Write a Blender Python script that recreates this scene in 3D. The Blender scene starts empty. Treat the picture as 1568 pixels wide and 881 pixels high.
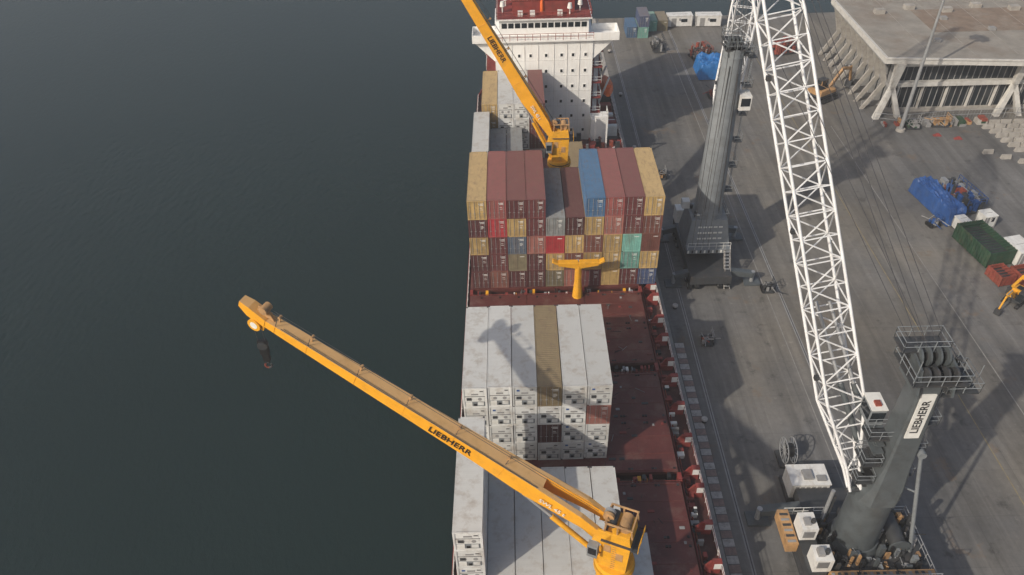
import bpy, math, random
from mathutils import Vector, Matrix, noise
random.seed(7)
SC=bpy.context.scene
V=Vector
# ------------------------------------------------------------------ materials
def mat(name,col,rough=.6,var=.25,scale=1.2,dirt=(.12,.09,.06),damt=.0,metal=0,top=None,topamt=0,perobj=False,streak=False,bump=0,dscale=.8):
    m=bpy.data.materials.new(name);m.use_nodes=True;nt=m.node_tree;N=nt.nodes;L=nt.links
    b=N['Principled BSDF'];b.inputs['Roughness'].default_value=rough;b.inputs['Metallic'].default_value=metal
    tc=N.new('ShaderNodeTexCoord');vec=tc.outputs['Object']
    if perobj:
        oi=N.new('ShaderNodeObjectInfo');ad=N.new('ShaderNodeVectorMath');ad.operation='ADD'
        L.new(vec,ad.inputs[0]);L.new(oi.outputs['Location'],ad.inputs[1]);vec=ad.outputs[0]
    nz=N.new('ShaderNodeTexNoise');nz.inputs['Scale'].default_value=scale;nz.inputs['Detail'].default_value=7;nz.inputs['Roughness'].default_value=.65
    L.new(vec,nz.inputs['Vector'])
    mr=N.new('ShaderNodeMapRange');mr.inputs[1].default_value=.3;mr.inputs[2].default_value=.7;mr.inputs[3].default_value=1-var;mr.inputs[4].default_value=1+var*.5
    L.new(nz.outputs[0],mr.inputs[0]);f=mr.outputs[0]
    if perobj:
        m2=N.new('ShaderNodeMapRange');m2.inputs[3].default_value=.76;m2.inputs[4].default_value=1.14;L.new(oi.outputs['Random'],m2.inputs[0])
        mm=N.new('ShaderNodeMath');mm.operation='MULTIPLY';L.new(f,mm.inputs[0]);L.new(m2.outputs[0],mm.inputs[1]);f=mm.outputs[0]
    vm=N.new('ShaderNodeVectorMath');vm.operation='SCALE';vm.inputs[0].default_value=col;L.new(f,vm.inputs['Scale']);c=vm.outputs[0]
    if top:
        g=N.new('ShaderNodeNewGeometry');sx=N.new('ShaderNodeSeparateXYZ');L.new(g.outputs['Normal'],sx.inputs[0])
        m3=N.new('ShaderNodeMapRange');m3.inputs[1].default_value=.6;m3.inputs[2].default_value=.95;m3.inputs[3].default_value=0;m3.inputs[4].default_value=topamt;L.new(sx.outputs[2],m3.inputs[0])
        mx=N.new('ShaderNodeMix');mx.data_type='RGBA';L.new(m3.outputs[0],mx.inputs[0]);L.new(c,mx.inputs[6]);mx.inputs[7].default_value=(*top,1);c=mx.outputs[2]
    if damt>0:
        n2=N.new('ShaderNodeTexNoise');n2.inputs['Scale'].default_value=dscale;n2.inputs['Detail'].default_value=9;n2.inputs['Roughness'].default_value=.7
        mp=N.new('ShaderNodeMapping');mp.inputs['Location'].default_value=(13,7,3)
        if streak: mp.inputs['Scale'].default_value=(3,1,.35)
        L.new(vec,mp.inputs[0]);L.new(mp.outputs[0],n2.inputs['Vector'])
        m4=N.new('ShaderNodeMapRange');m4.inputs[1].default_value=.5;m4.inputs[2].default_value=.68;m4.inputs[4].default_value=damt;L.new(n2.outputs[0],m4.inputs[0])
        mx=N.new('ShaderNodeMix');mx.data_type='RGBA';L.new(m4.outputs[0],mx.inputs[0]);L.new(c,mx.inputs[6]);mx.inputs[7].default_value=(*dirt,1);c=mx.outputs[2]
    L.new(c,b.inputs['Base Color'])
    if bump:
        bp=N.new('ShaderNodeBump');bp.inputs['Strength'].default_value=bump;bp.inputs['Distance'].default_value=.05;L.new(nz.outputs[0],bp.inputs['Height']);L.new(bp.outputs[0],b.inputs['Normal'])
    return m
DUST=(.30,.25,.2)
M={}
M['white']=mat('white_paint',(.70,.70,.68),.5,.15,1,(.35,.28,.2),.4,streak=True)
M['housewhite']=mat('house_white',(.82,.82,.80),.5,.06,.5,(.5,.4,.3),.2,streak=True)
M['yellow']=mat('crane_yellow',(.80,.37,.02),.45,.12,.7,(.38,.2,.05),.3,top=(.60,.42,.24),topamt=.75)  # upward faces mixed to pale tan: sunlit look put into the colour
M['yellowflat']=mat('yellow_paint',(.76,.37,.02),.5,.2,1,(.3,.18,.06),.35)
M['ochre']=mat('ochre_paint',(.46,.27,.12),.6,.3,1,(.13,.09,.07),.7)
M['black']=mat('black_rubber',(.012,.012,.013),.6,.3)
M['dark']=mat('dark_steel',(.045,.048,.052),.55,.3,1,(.1,.07,.05),.3)
M['grey']=mat('grey_crane_paint',(.085,.098,.105),.45,.2,.8,(.04,.037,.033),.45)
M['lgrey']=mat('light_grey_paint',(.21,.23,.245),.4,.2,.8,(.1,.09,.08),.35)
M['lattice']=mat('lattice_white',(.70,.71,.72),.45,.12,.8,(.38,.34,.3),.35)
M['red']=mat('red_oxide',(.23,.04,.033),.6,.3,.8,(.08,.04,.03),.5)
M['hatch']=mat('hatch_cover_paint',(.105,.028,.024),.55,.3,.5,(.16,.10,.08),.6,dscale=.5)
M['hatchl']=mat('hatch_cover_ribs',(.14,.036,.03),.55,.3,.9,(.2,.12,.1),.5)
M['hull']=mat('hull_paint',(.05,.02,.018),.5,.3,.4)
M['deck']=mat('ship_deck',(.065,.02,.017),.7,.4,1,(.12,.09,.08),.4)
M['orange']=mat('orange_paint',(.72,.15,.03),.5,.2)
M['rope']=mat('wire_rope',(.05,.05,.055),.5,.1)
M['glass']=mat('dark_glass',(.015,.02,.025),.12,.1)
M['conc']=mat('concrete',(.36,.34,.31),.85,.25,.8,(.15,.13,.11),.5)
M['concw']=mat('white_concrete',(.56,.55,.52),.8,.15,.6,(.28,.25,.21),.5)
M['fin']=mat('grey_fins',(.27,.27,.27),.8,.2,.8,(.15,.13,.11),.4)
M['roof']=mat('roof_membrane',(.27,.25,.22),.9,.25,.35,(.18,.135,.10),.8,dscale=.07)
M['roof2']=mat('roof_patch',(.22,.165,.125),.9,.3,.5,(.28,.25,.21),.7,dscale=.3)
M['tarp']=mat('blue_tarp',(.015,.14,.40),.5,.3,1,bump=.5)
M['tarpd']=mat('dark_blue_tarp',(.02,.075,.25),.5,.3,1,(.06,.1,.2),.5,bump=.5)
M['green']=mat('green_paint',(.03,.12,.07),.6,.3,1,(.1,.08,.05),.4)
M['dkgreen']=mat('dark_green_paint',(.025,.07,.038),.6,.3,1,(.1,.08,.05),.5)
M['orrust']=mat('rusty_red',(.27,.06,.038),.7,.4,2,(.1,.05,.03),.6)
M['mark']=mat('marking_white',(.72,.72,.69),.6,.15,1,(.4,.35,.3),.3)
M['kerbw']=mat('worn_white_paint',(.46,.43,.40),.8,.3,2,(.18,.16,.14),.7,dscale=2)
M['kerbr']=mat('worn_red_paint',(.27,.19,.165),.8,.3,2,(.17,.15,.13),.6,dscale=2)
M['steelg']=mat('galvanised',(.35,.36,.37),.4,.2,1,metal=.3)
def cmat(n,c,top=DUST,ta=.35,haze_fade=.14):
    c=tuple(x*(1-haze_fade)+.25*haze_fade for x in c)  # greys and desaturates the paint, putting haze into its base colour
    return mat('container_'+n,c,.6,.28,.9,(.16,.105,.075),.5,top=top,topamt=ta,perobj=True,streak=True,dscale=.9)
CM={'tan':cmat('tan',(.44,.30,.115),(.44,.33,.19),.5,0.05),'maroon':cmat('maroon',(.125,.024,.026),(.215,.10,.09),.6,.07),'rose':cmat('rose',(.25,.06,.055),(.22,.10,.09),.65,.08),'dmaroon':cmat('dark_maroon',(.075,.015,.017),(.18,.085,.075),.5,.06),
'salmon':cmat('salmon',(.31,.10,.075)),'red':cmat('red',(.42,.035,.045),haze_fade=.04),'brown':cmat('brown',(.17,.055,.04),(.20,.10,.08),.5,.07),'blue':cmat('blue',(.03,.12,.26),(.09,.17,.27),.5),
'gblue':cmat('slate_blue',(.10,.15,.22)),'grey':cmat('grey',(.25,.27,.27),(.28,.28,.28),.4),'teal':cmat('teal',(.17,.44,.37)),'olive':cmat('olive',(.17,.145,.08)),'dblue':cmat('dark_blue',(.03,.06,.16)),
'white':mat('container_white',(.64,.65,.64),.5,.12,.6,(.31,.26,.21),.6,top=(.44,.44,.42),topamt=.65,perobj=True,streak=False,dscale=.9),
'otan':cmat('ochre',(.23,.17,.08),(.26,.20,.115),.55)}
# ------------------------------------------------------------------ builder
class B:
    def __init__(s): s.v=[];s.f=[];s.mi=[];s.sm=[];s.mats=[]
    def m(s,k):
        k=M[k] if isinstance(k,str) else k
        if k not in s.mats: s.mats.append(k)
        return s.mats.index(k)
    def add(s,vs,fs,k,sm=False):
        o=len(s.v);s.v+=[tuple(p) for p in vs];i=s.m(k)
        for f in fs: s.f.append([a+o for a in f]);s.mi.append(i);s.sm.append(sm)
    def box(s,x0,x1,y0,y1,z0,z1,k):
        s.hexa([(x0,y0,z0),(x1,y0,z0),(x1,y1,z0),(x0,y1,z0)],[(x0,y0,z1),(x1,y0,z1),(x1,y1,z1),(x0,y1,z1)],k)
    def hexa(s,a,b,k):
        s.add(list(a)+list(b),[(3,2,1,0),(4,5,6,7),(0,1,5,4),(1,2,6,5),(2,3,7,6),(3,0,4,7)],k)
    def beam(s,P,Q,w,h,k,up=(0,0,1)):
        P=V(P);Q=V(Q);d=(Q-P).normalized();u=V(up)
        if abs(d.dot(u))>.98:u=V((0,1,0))
        x=d.cross(u).normalized()*w/2;y=x.cross(d).normalized()*h/2
        s.hexa([P-x-y,P+x-y,P+x+y,P-x+y],[Q-x-y,Q+x-y,Q+x+y,Q-x+y],k)
    def cyl(s,P,Q,r0,r1=None,k='grey',n=12,caps=True):
        if r1 is None:r1=r0
        P=V(P);Q=V(Q);d=(Q-P).normalized();u=V((0,0,1)) if abs(d.z)<.95 else V((1,0,0))
        x=d.cross(u).normalized();y=d.cross(x)
        A=[P+(x*math.cos(a)+y*math.sin(a))*r0 for a in [2*math.pi*i/n for i in range(n)]]
        C=[Q+(x*math.cos(a)+y*math.sin(a))*r1 for a in [2*math.pi*i/n for i in range(n)]]
        s.add(A+C,[(i,(i+1)%n,n+(i+1)%n,n+i) for i in range(n)],k,n>6)
        if caps: s.add(A,[tuple(reversed(range(n)))],k);s.add(C,[tuple(range(n))],k)
    def loft(s,secs,k,cap=True):
        n=len(secs[0]);vs=[p for c in secs for p in c];fs=[]
        for j in range(len(secs)-1):
            for i in range(n): fs.append((j*n+i,j*n+(i+1)%n,(j+1)*n+(i+1)%n,(j+1)*n+i))
        if cap: fs.append(tuple(reversed(range(n))));fs.append(tuple(range((len(secs)-1)*n,len(secs)*n)))
        s.add(vs,fs,k)
    def rail(s,pts,k,h=1.05,sp=1.6,r=.035,n=5):
        for a,b in zip(pts[:-1],pts[1:]):
            a=V(a);b=V(b);L=(b-a).length;c=max(1,int(L/sp))
            for i in range(c+1):
                p=a.lerp(b,i/c);s.cyl(p,p+V((0,0,h)),r,r,k,n,False)
            for q in (.5,1): s.cyl(a+V((0,0,h*q)),b+V((0,0,h*q)),r,r,k,n,False)
    def lattice(s,P,Q,w,h,n,k,side,rc=.16,rd=.085,t0=0,t1=0):
        P=V(P);Q=V(Q);d=(Q-P).normalized();x=V(side);x=(x-d*x.dot(d)).normalized();y=d.cross(x)
        def sec(t):
            sc=1.
            if t0 and t<t0: sc=.12+.88*t/t0
            if t1 and t>1-t1: sc=.25+.75*(1-t)/t1
            c=P.lerp(Q,t);sw=w/2*max(sc,.3) if t<t0 else w/2*sc
            sh=h/2*sc
            return [c-x*sw-y*sh,c+x*sw-y*sh,c+x*sw+y*sh,c-x*sw+y*sh]
        S=[sec(i/n) for i in range(n+1)]
        for i in range(n):
            a,b=S[i],S[i+1]
            for j in range(4): s.cyl(a[j],b[j],rc,rc,k,7,False)
            for j in range(4):
                jj=(j+1)%4
                if (i+j)%2: s.cyl(a[j],b[jj],rd,rd,k,5,False)
                else: s.cyl(a[jj],b[j],rd,rd,k,5,False)
                s.cyl(b[j],b[jj],rd,rd,k,5,False)
        return S
    def obj(s,name,loc=(0,0,0),parent=None,bevel=0,rot=None):
        me=bpy.data.meshes.new(name);me.from_pydata(s.v,[],s.f)
        for m_ in s.mats: me.materials.append(m_)
        for p,i,q in zip(me.polygons,s.mi,s.sm): p.material_index=i;p.use_smooth=q
        me.update();o=bpy.data.objects.new(name,me);bpy.context.collection.objects.link(o);o.location=loc
        if rot: o.rotation_euler=rot
        if parent:o.parent=parent
        if bevel:
            bm=o.modifiers.new('b','BEVEL');bm.width=bevel;bm.segments=2;bm.limit_method='ANGLE'
        return o
def text(body,size,P,xd,yd,k,parent,name='lettering',ext=.01):
    cu=bpy.data.curves.new(name,'FONT');cu.body=body;cu.size=size;cu.extrude=ext;cu.offset=size*.012;cu.align_x='CENTER';cu.align_y='CENTER';cu.materials.append(M[k])
    o=bpy.data.objects.new(name,cu);bpy.context.collection.objects.link(o)
    x=V(xd).normalized();z=x.cross(V(yd)).normalized();y=z.cross(x)
    mt=Matrix((x,y,z)).transposed().to_4x4();mt.translation=V(P);o.matrix_world=mt
    if parent: o.parent=parent
    return o
# ------------------------------------------------------------------ world, sun, camera
SUN=V((-1.12,-.9,1.0))
w=bpy.data.worlds.new("World");SC.world=w;w.use_nodes=True
bg=w.node_tree.nodes['Background'];sky=w.node_tree.nodes.new('ShaderNodeTexSky');sky.sky_type='NISHITA';sky.sun_disc=False
sky.sun_elevation=math.radians(34.8);sky.sun_rotation=math.radians(231);sky.air_density=1.0;sky.dust_density=4
w.node_tree.links.new(sky.outputs[0],bg.inputs[0]);bg.inputs[1].default_value=.11
sl=bpy.data.lights.new('sun','SUN');sl.energy=3.3;sl.angle=math.radians(.7);sl.color=(1,.91,.78)
so=bpy.data.objects.new('sun',sl);bpy.context.collection.objects.link(so)
so.rotation_euler=SUN.to_track_quat('Z','Y').to_euler();so.location=(-100,-75,150)
f,pi_,ya,ro,H=(1186.9042,0.6997,-0.0106,-0.0312,74.5497)
fw=V((math.sin(ya)*math.cos(pi_),math.cos(ya)*math.cos(pi_),-math.sin(pi_)));rt=V((math.cos(ya),-math.sin(ya),0));up=rt.cross(fw)
r2=rt*math.cos(ro)+up*math.sin(ro);u2=up*math.cos(ro)-rt*math.sin(ro)
cd=bpy.data.cameras.new('camera');cam=bpy.data.objects.new('camera',cd);bpy.context.collection.objects.link(cam)
mt=Matrix((r2,u2,-fw)).transposed().to_4x4();mt.translation=V((0,0,H));cam.matrix_world=mt
cd.sensor_width=36;cd.lens=36*f/1568;cd.clip_end=6000;cd.clip_start=.5;SC.camera=cam
SC.view_settings.view_transform='Standard';SC.view_settings.look='None'
# thin real haze over the harbour
m=bpy.data.materials.new('haze_volume');m.use_nodes=True;N=m.node_tree.nodes;N.clear();o_=N.new('ShaderNodeOutputMaterial');vs_=N.new('ShaderNodeVolumeScatter');vs_.inputs['Density'].default_value=.00045;vs_.inputs['Anisotropy'].default_value=.0;vs_.inputs['Color'].default_value=(.93,.96,1,1)
m.node_tree.links.new(vs_.outputs[0],o_.inputs['Volume'])
q=B();q.box(-700,700,-350,900,-2.2,110,m);q.obj('atmospheric_haze')
# ------------------------------------------------------------------ water
m=bpy.data.materials.new('sea_water');m.use_nodes=True;N=m.node_tree.nodes;L=m.node_tree.links;b=N['Principled BSDF']
b.inputs['Roughness'].default_value=.2;b.inputs['IOR'].default_value=1.33
tc=N.new('ShaderNodeTexCoord')
n1=N.new('ShaderNodeTexNoise');n1.inputs['Scale'].default_value=1.0;n1.inputs['Detail'].default_value=7;n1.inputs['Roughness'].default_value=.62
mp=N.new('ShaderNodeMapping');mp.inputs['Scale'].default_value=(1,.5,1);mp.inputs['Rotation'].default_value=(0,0,.5);L.new(tc.outputs['Object'],mp.inputs[0]);L.new(mp.outputs[0],n1.inputs['Vector'])
n2=N.new('ShaderNodeTexNoise');n2.inputs['Scale'].default_value=.02;n2.inputs['Detail'].default_value=4;L.new(tc.outputs['Object'],n2.inputs['Vector'])
mr=N.new('ShaderNodeMapRange');mr.inputs[1].default_value=.35;mr.inputs[2].default_value=.65;mr.inputs[3].default_value=.6;mr.inputs[4].default_value=1;L.new(n2.outputs[0],mr.inputs[0])
mx=N.new('ShaderNodeMix');mx.data_type='RGBA';L.new(n2.outputs[0],mx.inputs[0]);mx.inputs[6].default_value=(.009,.019,.018,1);mx.inputs[7].default_value=(.013,.026,.025,1);L.new(mx.outputs[2],b.inputs['Base Color'])
bp=N.new('ShaderNodeBump');bp.inputs['Distance'].default_value=.16;L.new(mr.outputs[0],bp.inputs['Strength']);L.new(n1.outputs[0],bp.inputs['Height']);L.new(bp.outputs[0],b.inputs['Normal'])
bb=B();bb.add([(-3000,-2000,0),(3000,-2000,0),(3000,4000,0),(-3000,4000,0)],[(0,1,2,3)],m);bb.obj('sea_water',(0,0,-3))
# ------------------------------------------------------------------ quay
m=bpy.data.materials.new('quay_asphalt');m.use_nodes=True;N=m.node_tree.nodes;L=m.node_tree.links;b=N['Principled BSDF'];b.inputs['Roughness'].default_value=.85
tc=N.new('ShaderNodeTexCoord')
def nz(s,d,sc=(1,1,1),r=.6,loc=(0,0,0)):
    mp=N.new('ShaderNodeMapping');mp.inputs['Scale'].default_value=sc;mp.inputs['Location'].default_value=loc;L.new(tc.outputs['Object'],mp.inputs[0])
    n=N.new('ShaderNodeTexNoise');n.inputs['Scale'].default_value=s;n.inputs['Detail'].default_value=d;n.inputs['Roughness'].default_value=r;L.new(mp.outputs[0],n.inputs['Vector']);return n.outputs[0]
def rmp(x,a,b_,c,d):
    q=N.new('ShaderNodeMapRange');q.inputs[1].default_value=a;q.inputs[2].default_value=b_;q.inputs[3].default_value=c;q.inputs[4].default_value=d;L.new(x,q.inputs[0]);return q.outputs[0]
def mul(a,b_):
    q=N.new('ShaderNodeMath');q.operation='MULTIPLY';L.new(a,q.inputs[0]);L.new(b_,q.inputs[1]);return q.outputs[0]
fa=rmp(nz(.05,6),.35,.65,.76,1.2)
fa=mul(fa,rmp(nz(1.2,9,r=.75),.3,.7,.82,1.14))
fa=mul(fa,rmp(nz(.5,5,(1,.05,1)),.45,.62,1.03,.76))
fa=mul(fa,rmp(nz(.9,5,(1,.03,1),loc=(5,2,0)),.56,.62,1,1.16))
fa=mul(fa,rmp(nz(.35,8,(1,1,1),.7),.58,.68,1,.55))
fa=mul(fa,rmp(nz(.8,8,(1,1,1),.7,(31,9,0)),.61,.66,1,1.3))
br=N.new('ShaderNodeTexBrick');br.inputs['Scale'].default_value=1;br.inputs['Brick Width'].default_value=7;br.inputs['Row Height'].default_value=6;br.inputs['Mortar Size'].default_value=.05;br.offset=0
br.inputs['Color1'].default_value=(1,1,1,1);br.inputs['Color2'].default_value=(.93,.93,.93,1);br.inputs['Mortar'].default_value=(.82,.82,.82,1);L.new(tc.outputs['Object'],br.inputs['Vector'])
bw=N.new('ShaderNodeRGBToBW');L.new(br.outputs[0],bw.inputs[0]);fa=mul(fa,bw.outputs[0])
mx=N.new('ShaderNodeMix');mx.data_type='RGBA';L.new(rmp(nz(.03,4),.42,.6,0,1),mx.inputs[0]);mx.inputs[6].default_value=(.142,.14,.137,1);mx.inputs[7].default_value=(.170,.156,.134,1)
vm=N.new('ShaderNodeVectorMath');vm.operation='SCALE';L.new(mx.outputs[2],vm.inputs[0]);L.new(fa,vm.inputs['Scale'])
mx2=N.new('ShaderNodeMix');mx2.data_type='RGBA';L.new(rmp(nz(.22,7,r=.7,loc=(3,8,1)),.60,.68,0,.55),mx2.inputs[0]);L.new(vm.outputs[0],mx2.inputs[6]);mx2.inputs[7].default_value=(.17,.115,.07,1)
L.new(mx2.outputs[2],b.inputs['Base Color'])
M['asphalt']=m
q=B();q.box(20.4,420,-300,193,-8,0,'asphalt');q.obj('quay_ground')
q=B()
q.box(20.25,21.0,-100,192.8,-1.2,.12,'conc')
for i in range(40):
    y=-20+i*5.5
    q.cyl((20.22,y,-1.6),(19.75,y,-1.6),.5,.5,'black',12)
q.obj('quay_kerb')
q=B()
for i in range(46):
    y=30+i*1.0; q.box(21.15,22.35,y,y+.9,.004,.012,'kerbw' if i%2 else 'kerbr')
q.obj('painted_kerb_marking')
q=B()
for x in (23.6,38.2): 
    q.box(x-.22,x+.22,-100,190,.003,.007,'fin');q.box(x-.05,x+.05,-100,190,.012,.03,'dark')
q.obj('crane_rail_track')
M['paintw']=mat('faded_line_paint',(.27,.26,.245),.8,.3,1.5,(.16,.155,.15),.95,dscale=.7)
M['painty']=mat('faded_yellow_line_paint',(.27,.215,.11),.8,.3,1.5,(.16,.155,.15),.95,dscale=.7)
q=B()
q.box(36.2,36.33,20,190,.003,.008,'paintw');q.box(55,55.13,20,180,.003,.008,'painty');q.box(61.5,61.63,20,135,.003,.008,'paintw')
q.obj('painted_lane_lines')
for y in (62,83,104,128,150,172):
    q=B();q.cyl((22.4,y,0),(22.4,y,.5),.28,.22,'black',14);q.cyl((22.4,y,.5),(22.4,y,.72),.4,.36,'kerbw',14);q.obj('mooring_bollard')
# ------------------------------------------------------------------ containers
def container_mesh(kind,h,paint,L_=12.19,seed=0):
    rnd=random.Random(seed);c=B();W=1.219;k=paint
    for x in (-W,W-.16):
        for y in (0,L_-.16): c.box(x,x+.16,y,y+.16,0,h,k)
    for x in (-W,W-.1):
        c.box(x,x+.1,.16,L_-.16,0,.16,k);c.box(x,x+.1,.16,L_-.16,h-.1,h-.005,k)
    for y in (0,L_-.12): c.box(-W+.16,W-.16,y,y+.12,0,.15,k);c.box(-W+.16,W-.16,y,y+.12,h-.12,h-.005,k)
    for x in (-W-.004,W-.174):
        for y in (-.004,L_-.176):
            for z in (-.0,h-.116): c.box(x,x+.178,y,y+.18,z,z+.12,'dark' if rnd.random()<.4 else k)
    rf=kind=='reefer'
    dep=.035 if not rf else .008
    per=.28 if not rf else .6
    n=int((L_-.3)/per);ys=[]
    for i in range(n):
        y0=.15+i*(L_-.3)/n;pp=(L_-.3)/n
        ys+=[(y0,0),(y0+.3*pp,0),(y0+.5*pp,1),(y0+.8*pp,1)]
    ys.append((L_-.15,0))
    for sg in (-1,1):
        vs=[];fs=[]
        for y,o in ys:
            x=sg*(W-.02-dep*o);vs+=[(x,y,.14),(x,y,h-.08)]
        for i in range(len(ys)-1):
            a=i*2;fs.append((a,a+2,a+3,a+1) if sg>0 else (a,a+1,a+3,a+2))
        c.add(vs,fs,k)
    vs=[];fs=[]
    for y,o in ys:
        z=h-.015-(.005 if rf else .018)*o;vs+=[(-W+.09,y,z),(W-.09,y,z)]
    for i in range(len(ys)-1): a=i*2;fs.append((a,a+1,a+3,a+2))
    c.add(vs,fs,k)
    c.box(-W+.1,W-.1,.12,L_-.12,.1,.14,'dark')
    c.box(-W+.16,W-.16,L_-.1,L_-.05,.14,h-.11,k)
    if rf:
        c.box(-W+.16,W-.16,.06,.1,.14,h-.11,k)
        c.box(-W+.22,W-.22,.05,.06,.22,.9,'lgrey')
        c.box(-W+.25,-.3,.01,.06,.25,.85,'mark');c.box(-.15,.15,.01,.05,.3,.6,'black');c.box(.25,.85,.0,.03,.4,.85,k)
        c.box(-.95,.95,.03,.06,1.0,1.6,k)
        for x in (-.48,.48): c.cyl((x,.03,1.3),(x,.005,1.3),.2,.2,'fin',14)
        if rnd.random()<.6: c.box(-.85,-.35,.0,.03,1.1,1.5,'dark')
        c.box(-.9,.9,.03,.06,1.72,h-.3,k);c.box(-.35,.35,.01,.035,1.9,2.1,'fin')
        c.box(.5,.85,.015,.035,h-.55,h-.42,'dark');c.box(-W+.2,W-.2,.04,.059,1.62,1.68,'dark')
        if rnd.random()<.5:c.box(-.8,-.5,.015,.035,h-.65,h-.42,'gbl')
    else:
        c.box(-W+.16,-.015,.05,.09,.15,h-.12,k);c.box(.015,W-.16,.05,.09,.15,h-.12,k);c.box(-.02,.02,.07,.088,.15,h-.12,'dark')
        if kind=='door':
            for i in range(4):
                z=.3+i*(h-.5)/4
                for x in (-.95,.08): c.box(x,x+.87,.035,.05,z,z+.06,k)
            for x in (-.88,-.3,.3,.88):
                c.cyl((x,.015,.12),(x,.015,h-.1),.028,.028,'fin',6)
                c.box(x-.13,x+.13,-.005,.012,.95,1.01,'fin')
                for z in (.35,1.5,h-.4): c.box(x-.07,x+.07,.0,.035,z,z+.09,k)
            c.box(.2,.9,.02,.034,h-.5,h-.42,'mark');c.box(.3,.85,.02,.034,h-.68,h-.62,'mark')
            for z in (1.75,1.62,1.49,1.36): 
                if rnd.random()<.75:c.box(.36,.82-rnd.random()*.2,.02,.034,z,z+.04,'mark')
            if rnd.random()<.5: c.box(-.8,-.45,.02,.034,h-.7,h-.5,'mark')
        else:
            for i in range(8):
                x=-W+.2+i*.26;c.box(x,x+.13,.02,.05,.17,h-.14,k)
            c.box(.3,.9,.005,.02,h-.5,h-.42,'mark')
    me=c.obj('tmp');d=me.data;bpy.data.objects.remove(me);d.name='shipping_container_mesh';return d
M['gbl']=M['tarpd']
cache={}
def cont(x,y,z,col,h=2.6,kind='door',L_=12.19,rot=0):
    key=(kind,h,col,L_,random.randint(0,2))
    if key not in cache: cache[key]=container_mesh(kind,h,CM[col],L_,key[4])
    o=bpy.data.objects.new('refrigerated_container' if kind=='reefer' else 'shipping_container',cache[key]);bpy.context.collection.objects.link(o)
    o.location=(x+random.uniform(-.02,.02),y+random.uniform(-.07,.07),z);o.rotation_euler=(0,0,rot+random.uniform(-.001,.001));return o
HA=2.86
A=[['tan','dmaroon','tan','dmaroon','dmaroon'],['rose','red','maroon','maroon','brown'],['maroon','tan','gblue','olive','dmaroon'],['maroon','maroon','salmon','dmaroon','dmaroon'],
[None,'grey','red','tan','olive'],[None,'dmaroon','tan','brown','salmon'],['blue','tan','brown','tan','maroon'],['rose','salmon','tan','tan','tan'],['maroon','maroon','teal','teal','maroon'],['tan','brown','brown','tan','dblue']]
for i,col in enumerate(A):
    for j,cn in enumerate(col):
        if cn: cont(-6.25+1.25+i*2.5,81.43,6.02+(4-j)*HA,cn,HA,'door' if random.random()<.8 else 'blank')
for i in range(6):
    for j in range(4):
        cn='white';kd='reefer'
        if (i,j)==(3,3): cn,kd='otan','door'
        if (i,j)==(5,2): cn,kd='salmon','door'
        if (i,j)==(3,1): cn,kd='dmaroon','door'
        cont(-5.87+1.25+i*2.5,52.29,6.02+j*2.9,cn,2.9,kd)
for j in range(5): cont(-5.87+1.25,35.2,6.02+j*2.6,'white',2.6,'reefer')
for i in range(1,6):
    for j in range(2): cont(-5.87+1.25+i*2.5,35.2,6.02+j*2.6,'white',2.6,'reefer')
cont(10.5,35.4,6.02,'white',2.6,'reefer',6.06)
for i,(n,cs) in enumerate([(4,['white','tan','grey','white']),(3,['white','grey','grey']),(3,['maroon','white','grey']),(1,['white']),(1,['maroon']),(1,['tan'])]):
    for j in range(n): cont(-6.3+1.25+i*2.5,98.6,6.02+j*2.85,cs[j],2.85,'door')
cont(9.6,98.6,6.02,'otan',2.85,'door');cont(9.6,98.6,8.9,'otan',2.85,'door')
for i,cs in enumerate([['maroon','white','brown','tan','tan'],['white','white','maroon','white','white'],['white','tan','white','white','white'],['maroon','white','brown','maroon','maroon']]):
    for j in range(5): cont(-5.1+1.25+i*2.5,111.1,5.0+j*2.7,cs[j],2.7,'reefer' if cs[j]=='white' else 'door')
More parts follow.
